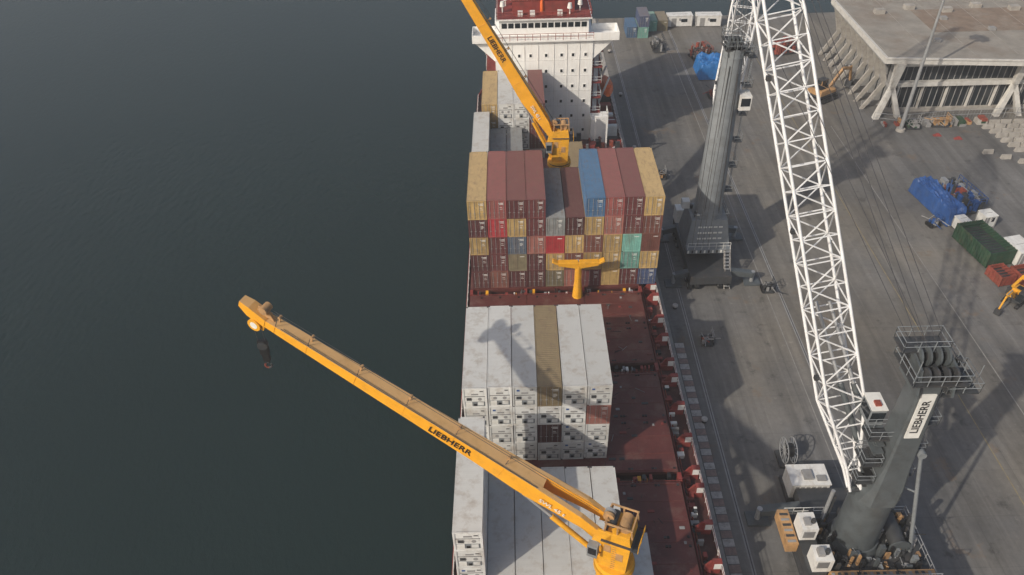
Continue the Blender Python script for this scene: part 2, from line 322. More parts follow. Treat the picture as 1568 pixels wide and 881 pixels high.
# ------------------------------------------------------------------ ship
ship=bpy.data.objects.new('container_ship',None);bpy.context.collection.objects.link(ship)
h=B();X0,X1=-7.1,19.2
out=[(X0,-30),(X1,-30),(X1,142),(X1-2,150),(X1-6,154),(X0+6,154),(X0+2,150),(X0,142)]
n=len(out);bot=[(6+(x-6)*.97,y,-6) for x,y in out];top=[(x,y,4.2) for x,y in out]
h.add(bot+top,[(i,(i+1)%n,n+(i+1)%n,n+i) for i in range(n)],'hull');h.add(top,[tuple(range(n))],'deck')
for a,b_ in zip(out,out[1:]+out[:1]): 
    if a[1]>-30 or b_[1]>-30: h.beam((*a,4.5),(*b_,4.5),.12,.6,'red')
h.obj('hull',parent=ship)
h=B()
bays=[(17,33),(35,49.1),(50.4,64.9),(66.6,79.9),(81.2,94.2),(98.3,110.9),(111.0,123.6)]
for y0,y1 in bays:
    z=5.98 if y0<111 else 4.9
    h.box(-6.3,16.2,y0+.3,y1-.3,4.2,z-.5,'deck')
    xs=[-6.6,1.1,8.9,16.6]
    for a,b_ in zip(xs[:-1],xs[1:]):
        h.box(a+.03,b_-.03,y0,y1,z-.5,z-.02,'hatch')
    if y0<98:
        for k_ in range(1,6): h.box(9.0,16.5,y0+k_*(y1-y0)/6-.03,y0+k_*(y1-y0)/6+.03,z-.02,z+.01,'hatchl')
        for a in (9.4,11.4,11.7,13.9,14.2,16.2):
            for yy in (y0+.4,(y0+y1)/2-.5,(y0+y1)/2+.5,y1-.4): h.box(a-.12,a+.12,yy-.12,yy+.12,z-.02,z+.07,'black' if random.random()<.6 else 'dark')
        if y0==66.6:
            for a in (-5,-2.5,0,2.5,5,7.5):
                for yy in (y0+.6,y1-.5): h.box(a-.12,a+.12,yy-.12,yy+.12,z-.02,z+.07,'black')
        for k_ in range(12):
            x=random.uniform(9.5,16);yy=random.uniform(y0+1,y1-1);l1=random.uniform(.1,.4);h.box(x-l1,x+l1,yy-.15,yy+.15,z-.02,z+.05,random.choice(['red','hatchl','dark','fin']))
        for k_ in range(7):
            x=random.uniform(9.8,14.5);yy=random.uniform(y0+1.5,y1-1.5);h.cyl((x,yy,z+.03),(x+random.uniform(-.8,1.5),yy+random.uniform(-1,1),z+.03),.03,.03,random.choice(['black','fin']),5)
        for yy in (y0+.25,y1-.25): h.box(9.0,16.5,yy-.06,yy+.06,z,z+.06,'hatchl')
    for yy in [y0+.5,y0+4.9,y1-4.9,y1-.5]:
        xx=17.6
        h.box(xx-.3,xx+1.3,yy-.3,yy+.3,4.2,5.0,'red');h.box(xx+.5,xx+1.35,yy-.25,yy+.25,5.0,z+.02,'red')
        h.box(xx+.6,xx+1.3,yy-.29,yy-.26,4.9,z-.15,'mark')
        h.hexa([(xx-.3,yy-.1,5),(xx+.5,yy-.1,5),(xx+.5,yy+.1,5),(xx-.3,yy+.1,5)],[(xx+.3,yy-.1,z),(xx+.5,yy-.1,z),(xx+.5,yy+.1,z),(xx+.3,yy+.1,z)],'red')
h.rail([(18.95,17,4.75),(18.95,141,4.75)],'white',1.0,1.5,.03)
h.rail([(-6.95,17,4.75),(-6.95,141,4.75)],'white',1.0,1.5,.03)
h.cyl((17.1,20,4.5),(17.1,124,4.5),.12,.12,'red',6);h.cyl((17.4,20,4.45),(17.4,124,4.45),.08,.08,'orrust',6)
for k_ in range(130):
    y=random.uniform(35,124);h.box(17.0+random.random()*.6,17.9,y,y+random.uniform(.2,.6),4.2,4.2+random.uniform(.3,.9),random.choice(['red','red','dark','mark','black','hatchl','fin']))
for y0,y1 in ((49.1,50.4),(64.9,66.6),(79.9,81.2),(33,35),(94.2,98.3)):
    h.box(-6.4,16.8,y0+.15,y1-.15,4.2,4.9,'deck')
    h.rail([(-6.3,y0+.1,4.9),(16.8,y0+.1,4.9)],'red',1.1,2.4,.04)
    for k_ in range(55):
        x=random.uniform(-6,16.5);h.box(x,x+random.uniform(.1,.4),(y0+y1)/2-.3,(y0+y1)/2+random.uniform(0,.4),4.9,4.9+random.uniform(.3,1.4),random.choice(['red','red','dark','yellowflat','black','mark','hatch','fin']))
    for x in (-6.4,1.0,8.8,16.6): h.box(x-.2,x+.2,y0+.2,y1-.2,4.9,6.1,'red')
h.obj('hatch_covers_and_deck',parent=ship)
h=B();h.cyl((7.95,79.4,5),(7.95,79.4,8.5),.8,.5,'yellowflat',8);h.cyl((7.95,79.4,8.5),(7.95,79.4,11.4),.5,.46,'yellowflat',8)
for sg in (-1,1):
    h.hexa([(7.95,79,10.9),(7.95+sg*.1,79.8,10.9),(7.95+sg*2.6,79.8,11.4),(7.95+sg*2.6,79,11.4)],[(7.95,79,11.9),(7.95+sg*.1,79.8,11.9),(7.95+sg*2.6,79.8,11.95),(7.95+sg*2.6,79,11.95)],'yellowflat')
    h.beam((7.95+sg*2.5,79.4,11.65),(7.95+sg*3.4,79.4,12.1),.8,.3,'yellowflat')
h.obj('jib_rest',parent=ship,bevel=.05)
# accommodation house
h=B();hx0,hx1,hy0,hy1=-2.9,13.4,124.2,137
ZT=23.4
h.box(hx0,hx1,hy0,hy1,4.2,ZT+.6,'housewhite')
for z in range(6):
    zz=6.6+z*2.8
    h.box(hx0-.04,hx1+.04,hy0-.04,hy0-.0,zz+1.9,zz+1.96,'white')
    for x in (-1.2,1.1,3.0,5.6,8.2,10.1,12.2):
        if (z,x) in ((1,5.6),(4,3.0)): continue
        h.box(x-.33,x+.33,hy0-.05,hy0-.0,zz-.38,zz+.38,'housewhite');h.box(x-.2,x+.2,hy0-.07,hy0-.05,zz-.25,zz+.25,'glass')
for x in (-.1,2.0,4.3,6.9,9.1,11.2): h.box(x-.03,x+.03,hy0-.08,hy0-.0,5,ZT-.6,'white')
h.box(-6.6,17.6,hy0-.6,hy0+3.4,ZT-.25,ZT,'housewhite')
for a,b_ in ((-6.6,hx0),(hx1,17.6)): 
    h.box(a,b_,hy0-.62,hy0-.5,ZT,ZT+1.1,'housewhite');h.box(a,b_,hy0+3.3,hy0+3.4,ZT,ZT+1.1,'housewhite')
for x in (-6.6,17.5): h.box(x,x+.1,hy0-.6,hy0+3.4,ZT,ZT+1.1,'housewhite')
for x,sg in ((hx0,-1),(hx1,1)):
    for y in (hy0+.2,hy0+2.8): h.hexa([(x,y,ZT-3.8),(x,y+.2,ZT-3.8),(x,y+.2,ZT-3.6),(x,y,ZT-3.6)],[(x+sg*3.6,y,ZT-.25),(x+sg*3.6,y+.2,ZT-.25),(x,y+.2,ZT-.25),(x,y,ZT-.25)],'housewhite')
h.box(hx0+.8,hx1-.8,hy0+.4,hy0+9,ZT+.6,ZT+3.2,'housewhite')
for i in range(13):
    x=hx0+1.2+i*1.09;h.box(x,x+.86,hy0+.34,hy0+.4,ZT+1.8,ZT+2.6,'glass')
h.box(hx0+.3,hx1-.3,hy0-.1,hy0+9.4,ZT+3.2,ZT+3.4,'white');h.box(hx0+.5,hx1-.5,hy0+.1,hy0+9.2,ZT+3.4,ZT+3.45,'red')
h.box(hx0+3,hx1-3,hy0+3,hy0+9,ZT+3.45,ZT+5.4,'red');h.box(hx0+2.7,hx1-2.7,hy0+2.8,hy0+9.1,ZT+5.4,ZT+5.5,'orrust')
h.rail([(hx0+.4,hy0+9.2,ZT+3.45),(hx0+.4,hy0,ZT+3.45),(hx1-.4,hy0,ZT+3.45),(hx1-.4,hy0+9.2,ZT+3.45)],'red',1.1,1.2,.05)
h.rail([(hx0,hy0-.5,ZT),(hx1,hy0-.5,ZT)],'red',1.1,1.2,.05)
h.rail([(hx0+2.8,hy0+2.9,ZT+5.5),(hx1-2.8,hy0+2.9,ZT+5.5)],'mark',1.1,1.2,.05)
Z2=ZT+3.4
h.cyl((5,hy0+3,Z2),(5,hy0+3,Z2+7),.3,.18,'orange',8);h.box(3.2,6.8,hy0+2.8,hy0+3.2,Z2+4,Z2+4.3,'mark');h.box(3.6,6.4,hy0+2.5,hy0+2.7,Z2+2.6,Z2+2.9,'mark')
for x,y in ((-1.5,3),(11.3,3),(-1,6),(9.5,1.5)): h.cyl((x,hy0+y,Z2),(x,hy0+y,Z2+1.2),.12,.12,'mark',6);h.cyl((x,hy0+y,Z2+1.1),(x,hy0+y,Z2+1.9),.45,.3,'mark',10)
for x in (1,3,7.5): h.box(x,x+.8,hy0+1,hy0+1.8,Z2+.05,Z2+.8,'mark')
h.box(2,8.5,138,144,4.2,30,'orange');h.cyl((4,141,30),(4,141,32),.5,.5,'black',10);h.cyl((6.5,141,30),(6.5,141,32),.4,.4,'black',10)
h.box(13.4,16.4,hy0-2,hy0+1,4.2,9.5,'housewhite')
for z in (9.5,12.3,15.1,17.9,20.7): 
    h.box(13.4,15.2,hy0+.5,hy0+12,z,z+.12,'red');h.rail([(13.4,hy0+.5,z+.1),(15.2,hy0+.5,z+.1),(15.2,hy0+12,z+.1)],'white',1.05,1.5,.04)
    h.beam((14.2,hy0+1,z),(14.6,hy0+5,z+2.8),.7,.1,'white')
    h.box(-4.5,hx0,hy0+.5,hy0+12,z,z+.12,'red');h.rail([(-4.5,hy0+.5,z+.1),(-4.5,hy0+12,z+.1)],'white',1.05,1.5,.04)
h.rail([(13.4,hy0-2,9.5),(16.4,hy0-2,9.5),(16.4,hy0+1,9.5)],'white',1.1,1,.05)
for x in (13.8,15.8): h.box(x,x+.25,hy0-4.5,hy0-4.2,4.2,11,'housewhite')
h.box(13.8,16.05,hy0-4.5,hy0-4.2,11,11.4,'housewhite')
for k_ in range(50):
    x=random.uniform(9,18);y=random.uniform(111.5,122);h.box(x,x+random.uniform(.3,1.0),y,y+random.uniform(.3,1.2),4.2,random.uniform(5,7.2),random.choice(['red','red','dark','mark','hatch','orrust','black']))
for x in (10,12.5,15,17.5): h.box(x,x+.3,111.2,111.6,4.2,9.2,'red')
h.box(10,17.8,111.2,111.6,9.0,9.3,'red');h.box(10,17.8,111.2,111.6,6.8,7,'red')
for k_ in range(14): 
    y=124+k_*1.6;h.box(15.4+random.random(),18.6,y,y+1,4.2,4.6+random.random()*1.8,random.choice(['red','mark','orrust','dark']))
secs=[]
for t in (0,.08,.25,.5,.75,.92,1):
    r=math.sin(math.pi*min(max(t,.03),.97))**.5;y=128+7.5*t
    secs.append([(16.9+1.3*r*math.cos(a),y,11.2+1.15*r*math.sin(a)) for a in [2*math.pi*i/12 for i in range(12)]])
h.loft(secs,'orange');h.box(16.3,17.5,129,131,12.1,12.7,'orange')
for y in (129,134): h.beam((15.4,y,9.5),(17,y,14),.3,.3,'white')
h.obj('accommodation_house',parent=ship)
# ------------------------------------------------------------------ ship cranes
def ship_crane(px,py,zp,tip,hook):
    root=bpy.data.objects.new('ship_deck_crane',None);bpy.context.collection.objects.link(root)
    piv0=V((px,py,zp));tip=V(tip);hd=V((tip.x-px,tip.y-py,0)).normalized();piv=piv0+hd*1.2+V((0,0,-.3))
    sd=V((0,0,1)).cross(hd);K=.84
    q=B()
    q.cyl((px,py,4.2),(px,py,zp-5.4),1.5,1.4,'yellowflat',28);q.cyl((px,py,zp-5.4),(px,py,zp-5.0),1.7,1.7,'yellowflat',28);q.cyl((px,py,zp-5.0),(px,py,zp-4.75),1.5,1.5,'dark',28)
    q.cyl((px,py,zp-4.75),(px,py,zp-4.4),1.65,1.55,'yellowflat',28)
    def O(a,b_,c): return piv0+hd*a*K+sd*b_*K+V((0,0,c*K))
    def hx(a0,a1,b0,b1,c0,c1,k,ta0=None,ta1=None):
        ta0=a0 if ta0 is None else ta0;ta1=a1 if ta1 is None else ta1
        q.hexa([O(a0,b0,c0),O(a1,b0,c0),O(a1,b1,c0),O(a0,b1,c0)],[O(ta0,b0,c1),O(ta1,b0,c1),O(ta1,b1,c1),O(ta0,b1,c1)],k)
    hx(-1.4,1.35,-1.25,1.25,-5.3,-.8,'yellowflat',-1.6,.9)
    hx(-1.6,.9,-1.25,1.25,-.8,.5,'yellowflat',-1.4,.2)
    for b_ in (-1.25,1.05): hx(.3,2.1,b_,b_+.2,-1.5,.4,'yellowflat',.3,1.6)
    hx(1.3,2.3,1.28,2.0,-3.2,-1.5,'lgrey');hx(2.3,2.34,1.35,1.9,-2.7,-1.7,'glass');hx(1.4,2.2,2.0,2.04,-2.7,-1.7,'glass')
    for (a0,c0) in ((-1.,-3.5),(.2,-2.6)): hx(a0,a0+.7,1.25,1.29,c0,c0+1.1,'ochre')
    hx(-1.75,1.2,-1.5,1.5,-.85,-.78,'dark')
    for a in (-1.6,-.2,1.0):
        for b_ in (-1.1,1.1): q.beam(O(a,b_,.4),O(a*.9,b_,1.6),.13,.13,'ochre')
    for b_ in (-1.1,1.1): q.beam(O(-1.6,b_,1.6),O(1.0,b_,1.6),.13,.13,'ochre')
    q.beam(O(-1.5,-1.1,1.6),O(-1.5,1.1,1.6),.13,.13,'ochre');q.beam(O(1.,-1.1,1.6),O(1.,1.1,1.6),.13,.13,'ochre')
    q.cyl(O(-.7,-.8,1.0),O(-.7,.8,1.0),.45,.45,'ochre',16);q.cyl(O(.4,-.8,1.1),O(.4,.8,1.1),.3,.3,'dark',16)
    q.cyl(O(.9,-.4,1.5),O(.9,-.1,1.5),.45,.45,'steelg',16);q.cyl(O(.9,.1,1.5),O(.9,.4,1.5),.45,.45,'ochre',16)
    hx(-2.3,-1.5,-1.2,1.2,-1.5,-1.4,'dark')
    q.rail([O(-2.3,-1.2,-1.4),O(-2.3,1.2,-1.4)],'yellowflat',1,.8,.035)
    for i in range(12): q.beam(O(-.3,1.3,-5+.35*i),O(.1,1.3,-5+.35*i),.04,.04,'ochre')
    q.obj('pedestal_and_slewing_house',parent=root,bevel=.04)
    q=B();s=(tip-piv);Lj=s.length;s.normalize();y=sd;z=s.cross(y)
    if z.z<0:z=-z
    def J(a,b_,c): return piv+s*a+y*b_+z*c
    def sec(a,hw,c0,c1): return [J(a,-hw,c0),J(a,hw,c0),J(a,hw,c1),J(a,-hw,c1)]
    for b_ in (-.85,.85):
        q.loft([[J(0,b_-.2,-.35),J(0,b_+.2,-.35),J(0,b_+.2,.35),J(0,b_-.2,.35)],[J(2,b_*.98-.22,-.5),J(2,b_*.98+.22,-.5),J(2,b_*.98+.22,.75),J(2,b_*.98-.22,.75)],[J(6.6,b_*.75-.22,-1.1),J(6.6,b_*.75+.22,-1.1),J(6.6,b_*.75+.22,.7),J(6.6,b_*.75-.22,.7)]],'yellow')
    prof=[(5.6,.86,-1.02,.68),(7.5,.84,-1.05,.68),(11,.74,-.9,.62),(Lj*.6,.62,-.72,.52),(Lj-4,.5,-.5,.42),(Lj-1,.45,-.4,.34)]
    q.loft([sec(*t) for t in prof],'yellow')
    def hwat(a):
        for t0,t1 in zip(prof[:-1],prof[1:]):
            if t0[0]<=a<=t1[0]:
                u=(a-t0[0])/(t1[0]-t0[0]);return t0[1]+(t1[1]-t0[1])*u,t0[2]+(t1[2]-t0[2])*u,t0[3]+(t1[3]-t0[3])*u
        return prof[-1][1:]
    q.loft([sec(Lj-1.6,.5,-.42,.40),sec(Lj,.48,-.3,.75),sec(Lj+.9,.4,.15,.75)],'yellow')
    q.loft([sec(Lj-2.2,.12,.4,.42),sec(Lj-1.5,.12,.4,1.2),sec(Lj-.6,.12,.5,1.2)],'ochre')
    q.loft([sec(Lj-1.6,.38,-1.1,-.4),sec(Lj-.3,.38,-1.15,-.3)],'yellow')
    for b_ in (-.55,-.2,.2,.55): q.cyl(J(Lj-.8,b_-.06,-.8),J(Lj-.8,b_+.06,-.8),.58,.58,'yellowflat',18);q.cyl(J(Lj-.8,b_-.08,-.8),J(Lj-.8,b_+.08,-.8),.34,.34,'mark',14)
    q.cyl(J(Lj-1.2,-.42,1.2),J(Lj-1.2,.42,1.2),.36,.36,'ochre',14)
    for a in (9,13.5,18,22.5,27,Lj-2.5):
        if a<Lj-1:
            q.beam(J(a,-.15,.4),J(a,-.15,1.1),.1,.1,'ochre');q.cyl(J(a,-.25,1.1),J(a,.1,1.1),.13,.13,'ochre',8)
            q.beam(J(a,.4,.35),J(a,.4,1.3),.05,.05,'dark')
            hw,c0,c1=hwat(a);q.beam(J(a,hw+.01,c0+.05),J(a,hw+.01,c1-.05),.06,.05,'yellow',s)
    for b_ in (-.2,0): q.cyl(J(1,b_,1.2),J(Lj-1,b_,1.2),.022,.022,'rope',5)
    for i in range(12):
        a=6+i*(Lj-9)/12;a2=a+(Lj-9)/12;q.cyl(J(a,.8-.03*i,.75-.02*i),J(a2,.8-.03*(i+1),.75-.02*(i+1)),.035,.035,'dark',5)
    for b_ in (-.68,.68):
        a=O(1.3,b_,-4.6);e=J(7.8,b_*.95,-.9);mm=a.lerp(e,.55);q.cyl(a,mm,.23,.23,'yellowflat',14);q.cyl(mm,e,.13,.13,'steelg',12)
    q.obj('jib',parent=root,bevel=.03)
    tp=Lj*.42;hw,c0,c1=hwat(tp)
    text('LIEBHERR',.92,J(tp,hw+.07,(c0+c1)/2),-s,z,'black',root)
    text('SWL 45 t',.6,J(4.2,1.12,-.1),-s,z,'mark',root)
    if hook:
        q=B();t=J(Lj-.6,0,-1.2);hk=t+V((0,0,-2.6))
        for dx in (-.28,.28): q.cyl(t+V((dx,0,0)),hk+V((dx,0,.6)),.025,.025,'rope',5)
        q.box(hk.x-.36,hk.x+.36,hk.y-.18,hk.y+.18,hk.z-.9,hk.z+.6,'black');q.cyl((hk.x,hk.y-.25,hk.z+.1),(hk.x,hk.y+.25,hk.z+.1),.42,.42,'dark',14);q.box(hk.x-.26,hk.x+.26,hk.y-.22,hk.y+.22,hk.z-1.7,hk.z-.9,'black')
        q.cyl((hk.x,hk.y,hk.z-1.7),(hk.x,hk.y,hk.z-2.0),.1,.1,'dark',8)
        for i in range(8):
            a0=math.pi*1.4*i/8-.6;a1=math.pi*1.4*(i+1)/8-.6
            q.cyl((hk.x+.28*math.cos(a0)-.05,hk.y,hk.z-2.3-.28*math.sin(a0)),(hk.x+.28*math.cos(a1)-.05,hk.y,hk.z-2.3-.28*math.sin(a1)),.09,.09,'orrust' if i>3 else 'dark',8)
        q.obj('hook_block',parent=root)
ship_crane(7.3,34.0,21.4,(-21.2,46.0,34.2),True)
ship_crane(6.3,97.0,21.4,(-11.6,97.5,51),True)
# ------------------------------------------------------------------ mobile harbour cranes
def platform(q,cx,cy,z,rx,ry,k='dark'):
    q.box(cx-rx,cx+rx,cy-ry,cy+ry,z-.12,z,k);q.rail([(cx-rx,cy-ry,z),(cx+rx,cy-ry,z),(cx+rx,cy+ry,z),(cx-rx,cy+ry,z),(cx-rx,cy-ry,z)],'lgrey',1.1,1.0,.035)
def harbour_crane(cx,cy,ht,kt,foot,btip,bw,n,detail):
    root=bpy.data.objects.new('mobile_harbour_crane',None);bpy.context.collection.objects.link(root)
    q=B()
    q.box(cx-3,cx+3,cy-7.5,cy+7.5,1.4,2.8,'dark')
    for y in (-6.6,-5,-3.4,3.4,5,6.6):
        for x in (-2.8,-1.7,1.7,2.8):
            q.cyl((cx+x-.25,cy+y,.62),(cx+x+.25,cy+y,.62),.62,.62,'black',18);q.cyl((cx+x-.27,cy+y,.62),(cx+x+.27,cy+y,.62),.28,.28,'steelg',10)
    for y in (-5.6,5.6):
        for sg in (-1,1):
            ex=5.0 if (detail==1 and sg<0) else 6.6
            if detail==2 and sg<0: ex=7.2
            q.beam((cx+sg*2.5,cy+y,2.3),(cx+sg*ex,cy+y,1.6),.9,.9,'grey');q.cyl((cx+sg*ex,cy+y,.3),(cx+sg*ex,cy+y,2.1),.3,.3,'steelg',12)
            q.box(cx+sg*ex-1.2,cx+sg*ex+1.2,cy+y-.9,cy+y+.9,.02,.32,'grey')
    q.cyl((cx,cy,2.8),(cx,cy,4.4),2.1,2.1,'dark',28)
    q.obj('chassis_with_wheels_and_outriggers',parent=root,bevel=.04)
    q=B()
    body='lgrey' if detail==1 else 'grey'
    q.box(cx-3.2,cx+3.2,cy-4,cy+3,4.4,5.1,body)
    if detail==1:
        q.hexa([(cx-3.2,cy-2.8,5.1),(cx+3.2,cy-2.8,5.1),(cx+3.2,cy+2.8,5.1),(cx-3.2,cy+2.8,5.1)],[(cx-2.6,cy-2.1,9.0),(cx+2.6,cy-2.1,9.0),(cx+2.6,cy+2.5,9.0),(cx-2.6,cy+2.5,9.0)],'lgrey')
        for i in range(3):
            for j in range(5):
                z=6+i*.9;yy=cy-2.8+(z-5.1)*.18-.03;q.box(cx-1.6+j*.75,cx-1.05+j*.75,yy-.02,yy+.05,z,z+.26,'mark')
        for j in range(10): q.box(cx-3.1+j*.6,cx-2.85+j*.6,cy-4.03,cy-3.99,4.5,5.0,'black' if j%2 else 'mark')
        q.rail([(cx-3.1,cy-3.9,5.1),(cx+3.1,cy-3.9,5.1)],'mark',1.1,1,.04)
        for i in range(11): q.box(cx+2.2,cx+3.0,cy-4.5-i*.28,cy-4.2-i*.28,4.9-i*.42,4.98-i*.42,'steelg')
        for x in (2.2,3.0): q.beam((cx+x,cy-4.1,5.0),(cx+x,cy-7.3,.3),.06,.2,'kerbw');q.beam((cx+x,cy-4.1,6.0),(cx+x,cy-7.3,1.3),.05,.05,'kerbw')
        q.box(cx-3.8,cx-1.8,cy+2.9,cy+4.6,5.1,7.4,'mark');q.box(cx-3.5,cx-2.4,cy+1,cy+2.2,9.0,10.2,'mark')
        for i in range(18):
            x=cx+random.uniform(-2.4,2.2);y=cy+random.uniform(-1.8,2)
            q.box(x,x+random.uniform(.2,.8),y,y+.5,9.0,random.uniform(9.3,10.3),random.choice(['dark','lgrey','mark','dark']))
        q.rail([(cx-2.6,cy-2.1,9),(cx+2.6,cy-2.1,9),(cx+2.6,cy+2.5,9)],'lgrey',1.1,1,.04)
    else:
        q.box(cx-6.2,cx+6.2,cy-9,cy+2.8,4.6,5.15,'dark')
        q.box(cx-7.1,cx-6.0,cy-1.4,cy+2.5,5.16,6.5,'ochre');q.box(cx-4.0,cx+5.8,cy-5.6,cy-4.3,5.16,6.5,'ochre');q.box(cx-4.3,cx+4.3,cy-9,cy-5.7,5.16,8,'ochre')
        for i in range(16): q.box(cx-3.9+i*.6,cx-3.6+i*.6,cy-4.32,cy-4.28,5.6,6.3,'black');q.box(cx-3.9+i*.6,cx-3.6+i*.6,cy-5.4,cy-4.5,6.5,6.56,'dark' if i%3 else 'fin')
        for i in range(6): q.box(cx-7.0,cx-6.2,cy-1.2+i*.6,cy-.95+i*.6,6.5,6.56,'dark' if i%2 else 'fin')
        q.box(cx-5.95,cx-4.4,cy-1.1,cy+.8,6.67,8.5,'white');q.box(cx-5.6,cx-3.9,cy-4.3,cy-2.6,6.4,8.3,'white')
        q.box(cx-5.9,cx-4.2,cy-4.4,cy+1.0,5.16,6.39,'dark')
        for (bx,by) in ((cx-5.95,cy-1.1),(cx-5.6,cy-4.3)):
            q.box(bx+.2,bx+1.3,by-.04,by,7.1,8.1,'fin');q.box(bx+.3,bx+.9,by+.4,by+1.2,8.3,8.75,'fin');q.cyl((bx+1.2,by+.8,8.3),(bx+1.2,by+.8,8.9),.22,.22,'dark',10)
            for t in range(5): q.box(bx+.25,bx+1.25,by-.06,by-.04,7.2+t*.18,7.25+t*.18,'dark')
        q.rail([(cx-6.2,cy+2.8,5.15),(cx-2.2,cy+2.8,5.15)],'mark',1.1,1,.04);q.rail([(cx-4.3,cy-5.4,6.5),(cx+5.8,cy-5.4,6.5)],'steelg',1.1,1,.045);q.rail([(cx+6,cy-9,5.2),(cx+6,cy+2.8,5.2)],'steelg',1.1,1,.045);q.rail([(cx+2.2,cy+2.7,5.15),(cx+6,cy+2.7,5.15)],'steelg',1.1,1,.045)
        for i in range(120):
            x=cx+random.uniform(-3.9,5.7);y=cy+random.uniform(-4.0,2.5)
            if abs(x-cx)<2.2 and abs(y-cy)<2.2: continue
            q.box(x,x+random.uniform(.12,.6),y,y+random.uniform(.12,.6),5.15,random.uniform(5.4,6.9),random.choice(['black','dark','grey','dark','lgrey','black','ochre','fin']))
        for i in range(50):
            a=V((cx+random.uniform(-4.5,5.2),cy+random.uniform(-3.9,2.2),random.uniform(5.5,7)))
            if abs(a.x-cx)<2.2 and abs(a.y-cy)<2.2: continue
            e=a+V((random.uniform(-1.6,1.6),random.uniform(-1.6,1.6),random.uniform(-.5,1.3)));q.cyl(a,e,.05,.05,random.choice(['black','black','steelg']),6)
        x=3.6;q.cyl((cx+x,cy-1.8,6.2),(cx+x,cy+1.8,6.2),.8,.8,'dark',20);q.cyl((cx+x,cy-1.9,6.2),(cx+x,cy-1.8,6.2),1.05,1.05,'grey',20);q.cyl((cx+x,cy+1.8,6.2),(cx+x,cy+1.9,6.2),1.05,1.05,'grey',20)
        q.cyl((cx+5.0,cy-1.6,5.2),(cx+1.9,cy-.9,19.5),.2,.17,'lgrey',10);q.cyl((cx+1.9,cy-1.2,19.5),(cx+1.9,cy-.6,19.5),.38,.38,'lgrey',14);q.beam((cx+3.1,cy-1.2,14.2),(cx+1.2,cy+.1,14.2),.12,.12,'lgrey');q.beam((cx+1.9,cy-.9,19.3),(cx+.6,cy,19.3),.15,.15,'lgrey')
        q.cyl((cx-2.6,cy+1.8,5.2),(cx-2.6,cy+1.8,10.5),.2,.2,'steelg',10);q.cyl((cx-2.1,cy+1.9,5.2),(cx-2.1,cy+1.9,9.5),.12,.12,'dark',10)
    q.obj('slewing_platform',parent=root,bevel=.03)
    q=B()
    if detail==1:
        q.cyl((cx,cy,9),(cx+.0,cy,10.6),2.2,1.95,kt,32);q.cyl((cx,cy,10.6),(cx,cy,22),1.95,1.75,kt,32);q.cyl((cx,cy,22),(cx,cy,ht),1.75,1.25,kt,32)
        for z in (13,17,21,25,29,33): q.cyl((cx,cy,z),(cx,cy,z+.12),2.05-.021*z,2.05-.021*z,kt,32)
        for i,z in enumerate((13,17,21,25,29,33)):
            x=cx+2.3;q.box(x-.5,x+.6,cy-.8,cy+.8,z-.08,z,'dark');q.rail([(x-.5,cy-.8,z),(x+.6,cy-.8,z),(x+.6,cy+.8,z)],'lgrey',1.05,.9,.03)
            if i<5:
                for yy in (-.25,.25): q.beam((x+.2,cy+yy,z),(x+.2,cy+yy,z+4),.05,.05,'lgrey')
                for r in range(12): q.beam((x+.2,cy-.25,z+.3*r+.2),(x+.2,cy+.25,z+.3*r+.2),.04,.04,'lgrey')
        q.cyl((cx+1.2,cy-1.6,9.5),(cx+.6,cy-1.45,ht-3),.07,.07,'dark',6);q.cyl((cx-.9,cy-1.75,9.5),(cx-.6,cy-1.35,ht-2),.05,.05,'dark',6)
        q.box(cx+1.5,cx+3.0,cy-1.4,cy+.6,26.0,28.0,'white');q.box(cx+1.65,cx+2.85,cy-1.44,cy-1.4,26.6,27.7,'glass');q.box(cx+3.0,cx+3.04,cy-1.2,cy+.3,26.8,27.8,'glass')
    else:
        q.cyl((cx,cy,5.1),(cx,cy,6),2.5,2.2,kt,32);q.cyl((cx,cy,6),(cx,cy,13.0),2.05,1.9,kt,32)
        def ring(z,ox,rx,ry,c):
            pts=[]
            for sx,sy in ((-1,-1),(1,-1),(1,1),(-1,1)):
                pts+=[(cx+ox+sx*rx,cy+sy*(ry-c),z),(cx+ox+sx*(rx-c),cy+sy*ry,z)] if sx*sy>0 else [(cx+ox+sx*(rx-c),cy+sy*ry,z),(cx+ox+sx*rx,cy+sy*(ry-c),z)]
            return pts
        q.loft([ring(13,0,1.9,1.9,.8),ring(15,.25,1.5,1.6,.4),ring(18,.25,1.15,1.35,.2),ring(ht,0,.85,1.0,.1)],kt)
        q.hexa([(cx-.55,cy-1.32,22.2),(cx+.65,cy-1.32,22.2),(cx+.65,cy-1.0,22.2),(cx-.55,cy-1.0,22.2)],[(cx-.6,cy-1.18,27.4),(cx+.6,cy-1.18,27.4),(cx+.6,cy-.9,27.4),(cx-.6,cy-.9,27.4)],'mark')
        for z in (16,19.5,23,26.5):
            x=cx+1.3;q.box(x,x+1.0,cy-.6,cy+.8,z-.08,z,'dark');q.rail([(x,cy-.6,z),(x+1.0,cy-.6,z),(x+1.0,cy+.8,z)],'lgrey',1.05,.9,.03)
            for yy in (0,.4): q.beam((x+.6,cy+yy,z),(x+.6,cy+yy,z+3.5),.05,.05,'lgrey')
        # operator cab between tower and boom
        q.box(cx-2.7,cx-.9,cy+1.0,cy+1.4,20.4,20.7,'grey');q.box(cx-2.3,cx-1.0,cy+1.4,cy+3.4,20.7,22.6,'lgrey');q.box(cx-2.25,cx-1.05,cy+1.36,cy+1.4,21.2,22.3,'glass');q.box(cx-2.35,cx-.95,cy+1.35,cy+3.45,22.6,22.7,'mark');q.box(cx-2.34,cx-2.3,cy+1.6,cy+3.2,21.2,22.3,'glass');q.box(cx-1.9,cx-1.4,cy+1.8,cy+2.4,22.7,22.9,'orrust')
        platform(q,cx-1.8,cy+.4,20.7,1.0,.7,'dark')
